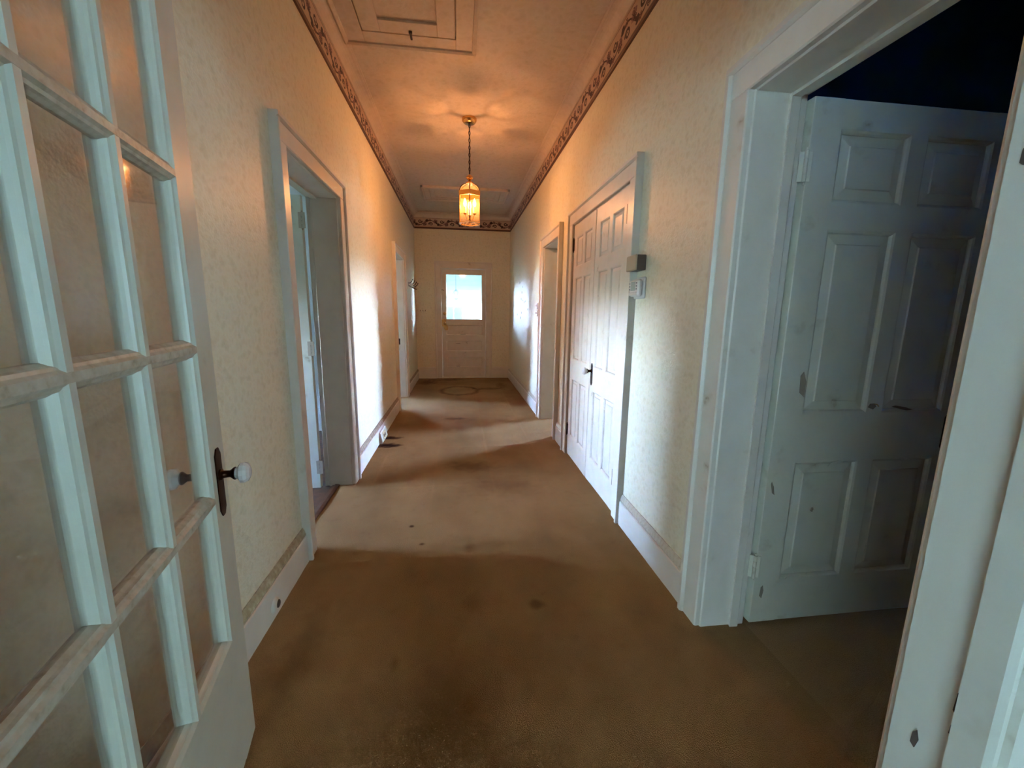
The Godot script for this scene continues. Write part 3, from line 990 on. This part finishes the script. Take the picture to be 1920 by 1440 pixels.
func end_door() -> void:
	var o := base("door_7", Vector3(-0.320, 0.022, ZE - 0.012), 0.0)
	tag(o, "cream half-glazed door at the end of the hall", "door", "", "structure")
	var w := 0.838
	var h := 2.085
	var t := 0.042
	var x0 := 0.088
	var x1 := 0.768
	var e := 0.011
	var m: Material = M.door_white
	bar(o, "stile", piece_profile(0, x0, t, false, true), "y", 0, h, m)
	bar(o, "stile", piece_profile(x1, w, t, true, false), "y", 0, h, m)
	var ys := [[0.0, 0.205], [0.385, 0.525], [0.705, 0.840], [1.015, 1.142], [1.985, h]]
	for i in ys.size():
		bar(o, "rail", piece_profile(ys[i][0], ys[i][1], t, i > 0, i < ys.size() - 1), "x", x0 - e, x1 + e, m)
	for i in 3:
		var c: float = (ys[i][1] + ys[i + 1][0]) / 2
		box_part(o, "panel", Vector3(x0 - 0.006, ys[i][1] - 0.006, -t / 2 - 0.006), Vector3(x1 + 0.006, ys[i + 1][0] + 0.006, -t / 2 + 0.006), m, 0.001)
		# the gap where the panel has shrunk and the old filler has fallen out
		var g: Array = [[0.40, ys[2][0] - 0.135, 0.05], [0.30, c + 0.055, 0.045], [0.30, c - 0.075, 0.035]][2 - i] if i < 3 else []
		box_part(o, "crack", Vector3(g[0] - g[2], c - 0.088 if i != 1 else c + 0.05, -t / 2 + 0.004), Vector3(g[0] + g[2], c - 0.080 if i != 1 else c + 0.056, -t / 2 + 0.009), M.dark, 0.001)
	box_part(o, "pane", Vector3(x0 - 0.005, ys[3][1] - 0.005, -t / 2 - 0.002), Vector3(x1 + 0.005, ys[4][0] + 0.005, -t / 2 + 0.002), M.glass, 0.0005)
	# hardware: thumb bolt, rim lock with a hanging shield plate, small hook
	var bolt := part(o, "deadbolt", lathe([Vector2(0, 0.0), Vector2(0.032, 0.0), Vector2(0.030, 0.010), Vector2(0.018, 0.014), Vector2(0, 0.015)], 20), M.brass_old, Vector3(0.048, 1.245, 0), Vector3(PI / 2, 0, 0))
	tag(bolt, "round brass deadbolt")
	part(bolt, "thumb_turn", cbox(Vector3(0.010, 0.02, 0.034), 0.003), M.brass_old, Vector3(0, 0.022, 0))
	var pl := part(o, "lock_plate", bar_mesh([Vector2(-0.04, -0.05), Vector2(-0.02, -0.075), Vector2(0.02, -0.06), Vector2(0.04, -0.01), Vector2(0.04, 0.05), Vector2(0.02, 0.08), Vector2(-0.02, 0.08), Vector2(-0.04, 0.05)], "z", 0.006), M.brass, Vector3(0.032, 1.065, 0.0))
	tag(pl, "bright brass lock plate")
	part(pl, "shield", bar_mesh([Vector2(-0.035, -0.055), Vector2(-0.01, -0.07), Vector2(0.03, -0.065), Vector2(0.045, -0.03), Vector2(0.04, 0.02), Vector2(0.02, 0.055), Vector2(-0.02, 0.05), Vector2(-0.04, 0.01)], "z", 0.010), M.brass, Vector3(0.032, -0.075, 0.004), Vector3(0, 0, 0.25))
	part(o, "knob", lathe([Vector2(0, 0), Vector2(0.012, 0), Vector2(0.011, 0.025), Vector2(0.025, 0.034), Vector2(0.028, 0.045), Vector2(0.02, 0.056), Vector2(0, 0.058)], 20), M.brass_old, Vector3(0.052, 1.055, 0.006), Vector3(PI / 2, 0, 0))
	part(o, "door_hook", tube([Vector3(-0.03, 0, 0.008), Vector3(0.0, 0.004, 0.012), Vector3(0.025, 0.0, 0.010), Vector3(0.03, -0.01, 0.006)], 0.004), M.black, Vector3(0.01, 1.69, 0.0))

# ------------------------------------------------------------------ ceiling hatches
func build_hatches() -> void:
	hatch(-0.745, 0.135, -3.23, -2.30, 0.135, "framed attic hatch with a dark latch in the ceiling near the camera", true)
	hatch(-0.53, 0.77, -7.12, -6.42, 0.11, "framed ceiling hatch beyond the hanging lantern", false)

func hatch(x0: float, x1: float, z0: float, z1: float, fw: float, label: String, latch: bool) -> void:
	var o := base("attic_hatch", Vector3((x0 + x1) / 2, CH, (z0 + z1) / 2))
	tag(o, label, "hatch")
	var a := (x1 - x0) / 2
	var b := (z1 - z0) / 2
	var m: Material = M.ceiling
	# flat boards with a raised outer moulding
	for s in [-1.0, 1.0]:
		box_part(o, "frame_board", Vector3(minf(s * a, s * (a - fw)), -0.022, -b), Vector3(maxf(s * a, s * (a - fw)), 0, b), m)
		box_part(o, "frame_board", Vector3(-a + fw, -0.022, minf(s * b, s * (b - fw))), Vector3(a - fw, 0, maxf(s * b, s * (b - fw))), m)
		bar(o, "edge_moulding", [Vector2(s * (a + 0.004), 0), Vector2(s * (a + 0.004), -0.030), Vector2(s * (a - 0.006), -0.036), Vector2(s * (a - 0.022), -0.030), Vector2(s * (a - 0.026), -0.022), Vector2(s * (a - 0.026), 0)], "z", -b - 0.004, b + 0.004, m)
		bar(o, "edge_moulding", [Vector2(0, s * (b + 0.004)), Vector2(-0.030, s * (b + 0.004)), Vector2(-0.036, s * (b - 0.006)), Vector2(-0.030, s * (b - 0.022)), Vector2(-0.022, s * (b - 0.026)), Vector2(0, s * (b - 0.026))], "x", -a - 0.004, a + 0.004, m)
	var ia := a - fw - 0.006
	var ib := b - fw - 0.006
	var pw := 0.115 if latch else 0.07
	# the lifting door: boards round a sunk panel, hung a little low along its front edge
	var door := Node3D.new()
	door.name = "hatch_door"
	o.add_child(door, true)
	door.rotation.x = -0.012 if latch else 0.0
	for s in [-1.0, 1.0]:
		box_part(door, "stile", Vector3(minf(s * ia, s * (ia - pw)), -0.018, -ib), Vector3(maxf(s * ia, s * (ia - pw)), 0.0, ib), m)
		box_part(door, "rail", Vector3(-ia + pw, -0.018, minf(s * ib, s * (ib - pw))), Vector3(ia - pw, 0.0, maxf(s * ib, s * (ib - pw))), m)
	box_part(door, "panel", Vector3(-ia + pw - 0.005, -0.005, -ib + pw - 0.005), Vector3(ia - pw + 0.005, 0.0, ib - pw + 0.005), m)
	if latch:
		var lt := part(o, "latch", cbox(Vector3(0.014, 0.010, 0.085), 0.003), M.black, Vector3(-0.294 - (x0 + x1) / 2, -0.027, -3.085 - (z0 + z1) / 2))
		part(lt, "keeper", cbox(Vector3(0.022, 0.016, 0.018), 0.003), M.black, Vector3(0, 0, 0.030))

# ------------------------------------------------------------------ hanging lantern
func build_pendant() -> void:
	var o := base("pendant_lantern", Vector3(0.118, 0, -4.25))
	tag(o, "lit brass and glass lantern hanging on a chain from the ceiling", "pendant lamp")
	part(o, "canopy", lathe([Vector2(0.0, 3.060), Vector2(0.036, 3.061), Vector2(0.050, 3.066), Vector2(0.066, 3.082), Vector2(0.070, 3.092), Vector2(0.070, 3.108), Vector2(0.0, 3.1095)], 32), M.brass)
	# chain: oval links, every other one turned a quarter
	var st := new_st()
	var n := 14
	var step := (3.062 - 2.612) / n
	for k in n:
		var pts := []
		for i in 13:
			var a := TAU * i / 12.0
			var p := Vector3(0.0085 * cos(a), (step * 0.62) * sin(a), 0)
			pts.append(p.rotated(Vector3.UP, PI / 2 * (k % 2) + 0.4) + Vector3(0, 3.062 - step * (k + 0.5), 0))
		st.append_from(tube(pts, 0.0028, 6), 0, Transform3D.IDENTITY)
	part(o, "chain", st.commit(), M.bronze)
	part(o, "supply_cord", tube([Vector3(0.002, 3.06, 0.002), Vector3(0.005, 2.9, -0.004), Vector3(-0.004, 2.75, 0.004), Vector3(0.0, 2.60, 0.0)], 0.0028, 6), M.bronze)
	part(o, "finial", lathe([Vector2(0, 2.618), Vector2(0.008, 2.614), Vector2(0.010, 2.606), Vector2(0.024, 2.602), Vector2(0.033, 2.590), Vector2(0.033, 2.580), Vector2(0.024, 2.568), Vector2(0.012, 2.564), Vector2(0.014, 2.556), Vector2(0.030, 2.546), Vector2(0.046, 2.530), Vector2(0.046, 2.526), Vector2(0, 2.526)], 28), M.brass)
	var R := 0.112
	var hexp := func(r: float, y: float, k: int) -> Vector3:
		var a := TAU * k / 6.0 + PI / 2 + 0.05
		return Vector3(r * cos(a), y, r * sin(a))
	# domed glass roof: six curved panes between ribs
	var prof := []
	for i in 7:
		var t := i / 6.0 * PI / 2 * 0.93
		prof.append([R * cos(t) * 0.98, 2.446 + 0.086 * sin(t)])
	for k in 6:
		var ps := new_st()
		for i in 6:
			var a: Vector3 = hexp.call(prof[i][0], prof[i][1], k)
			var b: Vector3 = hexp.call(prof[i][0], prof[i][1], k + 1)
			var c: Vector3 = hexp.call(prof[i + 1][0], prof[i + 1][1], k + 1)
			var d: Vector3 = hexp.call(prof[i + 1][0], prof[i + 1][1], k)
			quad(ps, a, b, c, d, (a + b) * Vector3(1, 0, 1) + Vector3.UP * 0.1)
		part(o, "roof_pane", ps.commit(), M.lamp_glass)
		var rib := []
		for i in 7:
			rib.append(hexp.call(prof[i][0] + 0.001, prof[i][1], k))
		part(o, "rib", tube(rib, 0.0038, 6), M.bronze)
		part(o, "post", tube([hexp.call(R, 2.165, k), hexp.call(R, 2.425, k)], 0.0032, 6), M.bronze if k == 0 else M.brass)
		# upright pane and the rails above and below it
		var ws := new_st()
		quad(ws, hexp.call(R, 2.165, k), hexp.call(R, 2.165, k + 1), hexp.call(R, 2.425, k + 1), hexp.call(R, 2.425, k), hexp.call(R, 0, k) + hexp.call(R, 0, k + 1))
		part(o, "pane", ws.commit(), M.lamp_glass)
		for y in [[2.408, 2.452, 0.118, 0.106], [2.156, 2.166, 0.116, 0.108]]:
			var bs := new_st()
			var lo_o0: Vector3 = hexp.call(y[2], y[0], k)
			var lo_o1: Vector3 = hexp.call(y[2], y[0], k + 1)
			var hi_o0: Vector3 = hexp.call(y[2], y[1], k)
			var hi_o1: Vector3 = hexp.call(y[2], y[1], k + 1)
			var lo_i0: Vector3 = hexp.call(y[3], y[0], k)
			var lo_i1: Vector3 = hexp.call(y[3], y[0], k + 1)
			var hi_i0: Vector3 = hexp.call(y[3], y[1], k)
			var hi_i1: Vector3 = hexp.call(y[3], y[1], k + 1)
			var outw := (lo_o0 + lo_o1) * Vector3(1, 0, 1)
			quad(bs, lo_o0, lo_o1, hi_o1, hi_o0, outw)
			quad(bs, lo_i0, lo_i1, hi_i1, hi_i0, -outw)
			quad(bs, lo_o0, lo_o1, lo_i1, lo_i0, Vector3.DOWN)
			quad(bs, hi_o0, hi_o1, hi_i1, hi_i0, Vector3.UP)
			part(o, "band", bs.commit(), M.brass)
	# candle cluster
	part(o, "stem", lathe([Vector2(0, 2.172), Vector2(0.010, 2.174), Vector2(0.014, 2.186), Vector2(0.008, 2.196), Vector2(0.006, 2.212), Vector2(0.010, 2.222), Vector2(0.005, 2.232), Vector2(0.004, 2.528), Vector2(0, 2.528)], 14), M.bronze)
	for k in 3:
		var a := TAU * k / 3.0 + 0.55
		var d := Vector3(cos(a), 0, sin(a))
		var arm := []
		for i in 9:
			var t := i / 8.0
			arm.append(d * (0.006 + 0.048 * t) + Vector3.UP * (2.212 - 0.022 * sin(t * PI) + 0.03 * t * t))
		part(o, "arm", tube(arm, 0.0035, 6), M.brass)
		var at: Vector3 = d * 0.054
		part(o, "candle_cup", lathe([Vector2(0, 2.236), Vector2(0.010, 2.238), Vector2(0.018, 2.246), Vector2(0.019, 2.250), Vector2(0.011, 2.250), Vector2(0.0, 2.250)], 14), M.brass, at)
		part(o, "candle_sleeve", lathe([Vector2(0, 2.249), Vector2(0.0105, 2.249), Vector2(0.0105, 2.310), Vector2(0, 2.310)], 14), M.candle, at)
		part(o, "bulb", lathe([Vector2(0, 2.310), Vector2(0.008, 2.312), Vector2(0.0155, 2.330), Vector2(0.0165, 2.342), Vector2(0.012, 2.362), Vector2(0.005, 2.382), Vector2(0, 2.392)], 16), M.bulb, at)
		var l := OmniLight3D.new()
		l.name = "bulb_light"
		l.position = at + Vector3(0, 2.345, 0)
		l.light_color = Color(1.0, 0.67, 0.42)
		l.light_energy = 0.168
		l.light_size = 0.01
		l.omni_range = 20.0
		l.omni_attenuation = 2.0
		l.shadow_enabled = true
		o.add_child(l, true)

# ------------------------------------------------------------------ small things on the walls
func build_wall_things() -> void:
	# door chime box
	var c := base("chime_box", Vector3(WR, 1.568, -2.20), -PI / 2)
	tag(c, "small brown and brass box on the right wall above the thermostat", "wall box")
	box_part(c, "body", Vector3(-0.060, -0.040, 0.0), Vector3(0.060, 0.040, 0.052), M.box_brown, 0.003)
	box_part(c, "cover", Vector3(-0.062, -0.042, 0.050), Vector3(0.062, 0.042, 0.062), M.box_face, 0.005)
	# thermostat
	var t := base("thermostat", Vector3(WR, 1.435, -2.20), -PI / 2)
	tag(t, "white digital thermostat on the right wall under the brown box", "thermostat")
	box_part(t, "wall_plate", Vector3(-0.078, -0.058, 0.0), Vector3(0.078, 0.058, 0.012), M.plastic, 0.010)
	box_part(t, "body", Vector3(-0.062, -0.046, 0.010), Vector3(0.062, 0.046, 0.040), M.plastic, 0.010)
	box_part(t, "screen", Vector3(-0.030, -0.014, 0.0395), Vector3(0.030, 0.034, 0.0412), M.lcd, 0.001)
	for s in [-1.0, 1.0]:
		for k in 3:
			box_part(t, "button", Vector3(s * 0.044 - 0.006, -0.010 + k * 0.016, 0.039), Vector3(s * 0.044 + 0.006, -0.002 + k * 0.016, 0.042), M.button, 0.001)
	box_part(t, "flap", Vector3(-0.052, -0.040, 0.039), Vector3(0.052, -0.022, 0.0425), M.plastic_side, 0.002)
	# light switches past the open doorway
	for k in 2:
		var s := base("light_switch", Vector3(WR, 1.385 - 0.092 * k, -5.20), -PI / 2)
		tag(s, ["upper white light switch on the right wall beside the doorway", "lower white light switch on the right wall beside the doorway"][k], "light switch", "switches by the right doorway")
		box_part(s, "plate", Vector3(-0.040, -0.036, 0), Vector3(0.040, 0.036, 0.010), M.plastic, 0.003)
		part(s, "toggle", cbox(Vector3(0.010, 0.022, 0.020), 0.003), M.plastic, Vector3(0, 0.004, 0.014), Vector3(0.4, 0, 0))
	# painted-over switch plate on the end wall
	var e := base("switch_plate", Vector3(-0.685, 1.32, ZE), 0.0)
	tag(e, "painted-over triple switch plate on the end wall", "light switch")
	box_part(e, "plate", Vector3(-0.082, -0.055, 0), Vector3(0.082, 0.055, 0.005), M.paper, 0.002)
	for k in 3:
		part(e, "toggle", cbox(Vector3(0.009, 0.022, 0.018), 0.002), M.chip, Vector3(-0.046 + 0.046 * k, 0.0, 0.008), Vector3(0.5, 0, 0))
	# coat hooks on the left wall
	var places := ["farthest from the end door", "second from the doorway", "third from the doorway", "closest to the end wall"]
	for k in 4:
		var h := base("coat_hook", Vector3(WL, 1.755, -7.00 - 0.30 * k), PI / 2)
		tag(h, "dark metal coat hook on the left wall, %s" % places[k], "coat hook", "coat hooks by the end door")
		part(h, "back_plate", cbox(Vector3(0.022, 0.075, 0.005), 0.002), M.black, Vector3(0, -0.015, 0.0025))
		part(h, "upper_prong", tube([Vector3(0, 0.0, 0.004), Vector3(0, 0.010, 0.030), Vector3(0, 0.030, 0.055), Vector3(0, 0.058, 0.066)], 0.006), M.black)
		part(h, "lower_prong", tube([Vector3(0, -0.030, 0.004), Vector3(0, -0.050, 0.018), Vector3(0, -0.052, 0.036), Vector3(0, -0.036, 0.044)], 0.006), M.black)
		part(h, "tip", lathe([Vector2(0, -0.009), Vector2(0.006, -0.006), Vector2(0.009, 0), Vector2(0.006, 0.006), Vector2(0, 0.009)], 10), M.black, Vector3(0, 0.062, 0.067))
	# outlet box that stands out of the left baseboard
	var r := base("baseboard_outlet", Vector3(WL + 0.022, 0.058, -4.11), PI / 2)
	tag(r, "cream outlet box set into the left baseboard above a soot stain", "outlet")
	part(r, "box", bar_mesh([Vector2(-0.055, 0.0), Vector2(-0.055, 0.030), Vector2(-0.045, 0.034), Vector2(0.045, 0.018), Vector2(0.055, 0.010), Vector2(0.055, 0.0)], "x", 0.28), M.paint, Vector3(-0.14, 0, 0))
	part(r, "face", cbox(Vector3(0.12, 0.075, 0.006), 0.002), M.candle, Vector3(0.0, 0.0, 0.027), Vector3(-0.175, 0, 0))
	for s in [-1.0, 1.0]:
		part(r, "socket", lathe([Vector2(0.0, 0.0), Vector2(0.017, 0.0), Vector2(0.016, 0.003), Vector2(0, 0.003)], 14), M.chip, Vector3(s * 0.027, 0, 0.0295), Vector3(PI / 2 - 0.175, 0, 0))
	# cable hole low in the baseboard behind the glazed door
	var ch := base("cable_jack", Vector3(WL + 0.022, 0.050, -1.655), PI / 2)
	tag(ch, "small painted round jack low on the left baseboard near the glazed door", "outlet")
	part(ch, "cover", lathe([Vector2(0, 0.012), Vector2(0.020, 0.011), Vector2(0.030, 0.006), Vector2(0.034, 0.0)], 18), M.paint, Vector3.ZERO, Vector3(PI / 2, 0, 0))
	part(ch, "hole", lathe([Vector2(0, 0.0125), Vector2(0.015, 0.0128), Vector2(0.018, 0.0095)], 12), M.chip_dark, Vector3(0.010, 0.0, 0.001), Vector3(PI / 2, 0, 0))

# ------------------------------------------------------------------ covered porch seen through the end door
func build_back_porch() -> void:
	var z := -11.0
	structure("floor_porch", slab(Vector3(-1.2, -0.25, -11.0), Vector3(3.2, -0.12, -8.29)), M.deck)
	structure("ceiling_porch", slab(Vector3(-1.2, 2.75, -11.2), Vector3(3.2, 2.87, -8.29)), M.siding)
	structure("wall_porch_left", wall_mesh("z", -1.2, -1.3, -8.29, -11.2, 2.8, [[-9.8, -10.4, 1.3, 1.9]]), M.siding)
	structure("wall_porch_right", wall_mesh("z", 3.2, 3.3, -8.29, -11.2, 2.8, [[-9.3, -10.4, 1.2, 1.95]]), M.siding)
	# clapboard wall opposite; the boards by the window are cut short on either side
	var w := base("wall_porch")
	tag(w, "white clapboard porch wall seen through the end door", "wall", "", "structure")
	var wx := [-0.62, 0.30]
	var wy := [0.45, 1.58]
	var y := -0.12
	while y < 2.75:
		var h := 0.112
		var prof := [Vector2(y - 0.012, z - 0.02), Vector2(y - 0.012, z + 0.020), Vector2(y, z + 0.021), Vector2(y + h, z + 0.006), Vector2(y + h, z - 0.02)]
		if y + h > wy[0] and y < wy[1]:
			bar(w, "clapboard", prof, "x", -1.25, wx[0], M.siding)
			bar(w, "clapboard", prof, "x", wx[1], 3.2, M.siding)
		else:
			bar(w, "clapboard", prof, "x", -1.25, 3.2, M.siding)
		y += h
	var o := base("window_6", Vector3(0, 0, z))
	tag(o, "white porch window with scalloped curtains beyond the end door", "window", "", "structure")
	box_part(o, "head_casing", Vector3(wx[0] - 0.02, 1.47, 0.0), Vector3(wx[1] + 0.02, 1.58, 0.045), M.siding)
	for s in [[wx[0], wx[0] + 0.10], [wx[1] - 0.10, wx[1]]]:
		box_part(o, "side_casing", Vector3(s[0], 0.55, 0.0), Vector3(s[1], 1.47, 0.040), M.siding)
	box_part(o, "sill", Vector3(wx[0] - 0.02, 0.45, 0.0), Vector3(wx[1] + 0.02, 0.55, 0.06), M.siding)
	box_part(o, "sash", Vector3(wx[0] + 0.10, 1.43, -0.01), Vector3(wx[1] - 0.10, 1.47, 0.02), M.siding)
	box_part(o, "sash", Vector3(wx[1] - 0.145, 0.55, -0.01), Vector3(wx[1] - 0.10, 1.43, 0.02), M.siding)
	box_part(o, "sash", Vector3(wx[0] + 0.10, 0.55, -0.01), Vector3(wx[0] + 0.145, 1.43, 0.02), M.siding)
	box_part(o, "pane", Vector3(wx[0] + 0.145, 0.55, 0.002), Vector3(wx[1] - 0.145, 1.43, 0.006), M.glass, 0.0005)
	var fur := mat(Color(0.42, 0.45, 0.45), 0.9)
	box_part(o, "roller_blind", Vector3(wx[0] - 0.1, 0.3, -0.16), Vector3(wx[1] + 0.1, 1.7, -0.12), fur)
	for s in [[-0.33, -0.12, 1.0], [0.09, 0.16, -1.0]]:
		# curtain with a wavy inner edge
		var p := []
		var inner: float = s[1] if s[2] > 0 else s[0]
		var outer: float = s[0] if s[2] > 0 else s[1]
		for i in 25:
			var t := i / 24.0
			p.append(Vector2(inner + 0.012 * sin(t * 40.0), 0.56 + 0.86 * t))
		var outer_x: float = inner - s[2] * 0.035
		p.append(Vector2(outer_x, 1.42))
		p.append(Vector2(outer_x, 0.56))
		part(o, "curtain", bar_mesh(p, "z", 0.006), M.curtain, Vector3(0, 0, -0.06))
	# porch lantern
	var l := base("porch_lantern", Vector3(-0.058, 0, -9.5))
	tag(l, "small unlit glass lantern hanging outside the end door", "pendant lamp")
	part(l, "rod", tube([Vector3(0, 1.80, 0), Vector3(0, 2.75, 0)], 0.006, 6), M.button)
	part(l, "cap", lathe([Vector2(0, 1.82), Vector2(0.015, 1.81), Vector2(0.018, 1.79), Vector2(0.045, 1.775), Vector2(0.05, 1.765), Vector2(0, 1.765)], 16), M.button)
	part(l, "globe", lathe([Vector2(0.045, 1.765), Vector2(0.062, 1.72), Vector2(0.060, 1.67), Vector2(0.040, 1.60)], 16), M.glass)
	for k in 6:
		var a := TAU * k / 6.0
		var pts := []
		for q in [[0.045, 1.765], [0.063, 1.72], [0.061, 1.67], [0.041, 1.60]]:
			pts.append(Vector3(q[0] * cos(a), q[1], q[0] * sin(a)))
		part(l, "rib", tube(pts, 0.004, 6), M.button)
	part(l, "base_ring", lathe([Vector2(0, 1.575), Vector2(0.03, 1.58), Vector2(0.046, 1.592), Vector2(0.046, 1.602), Vector2(0, 1.602)], 16), M.button)
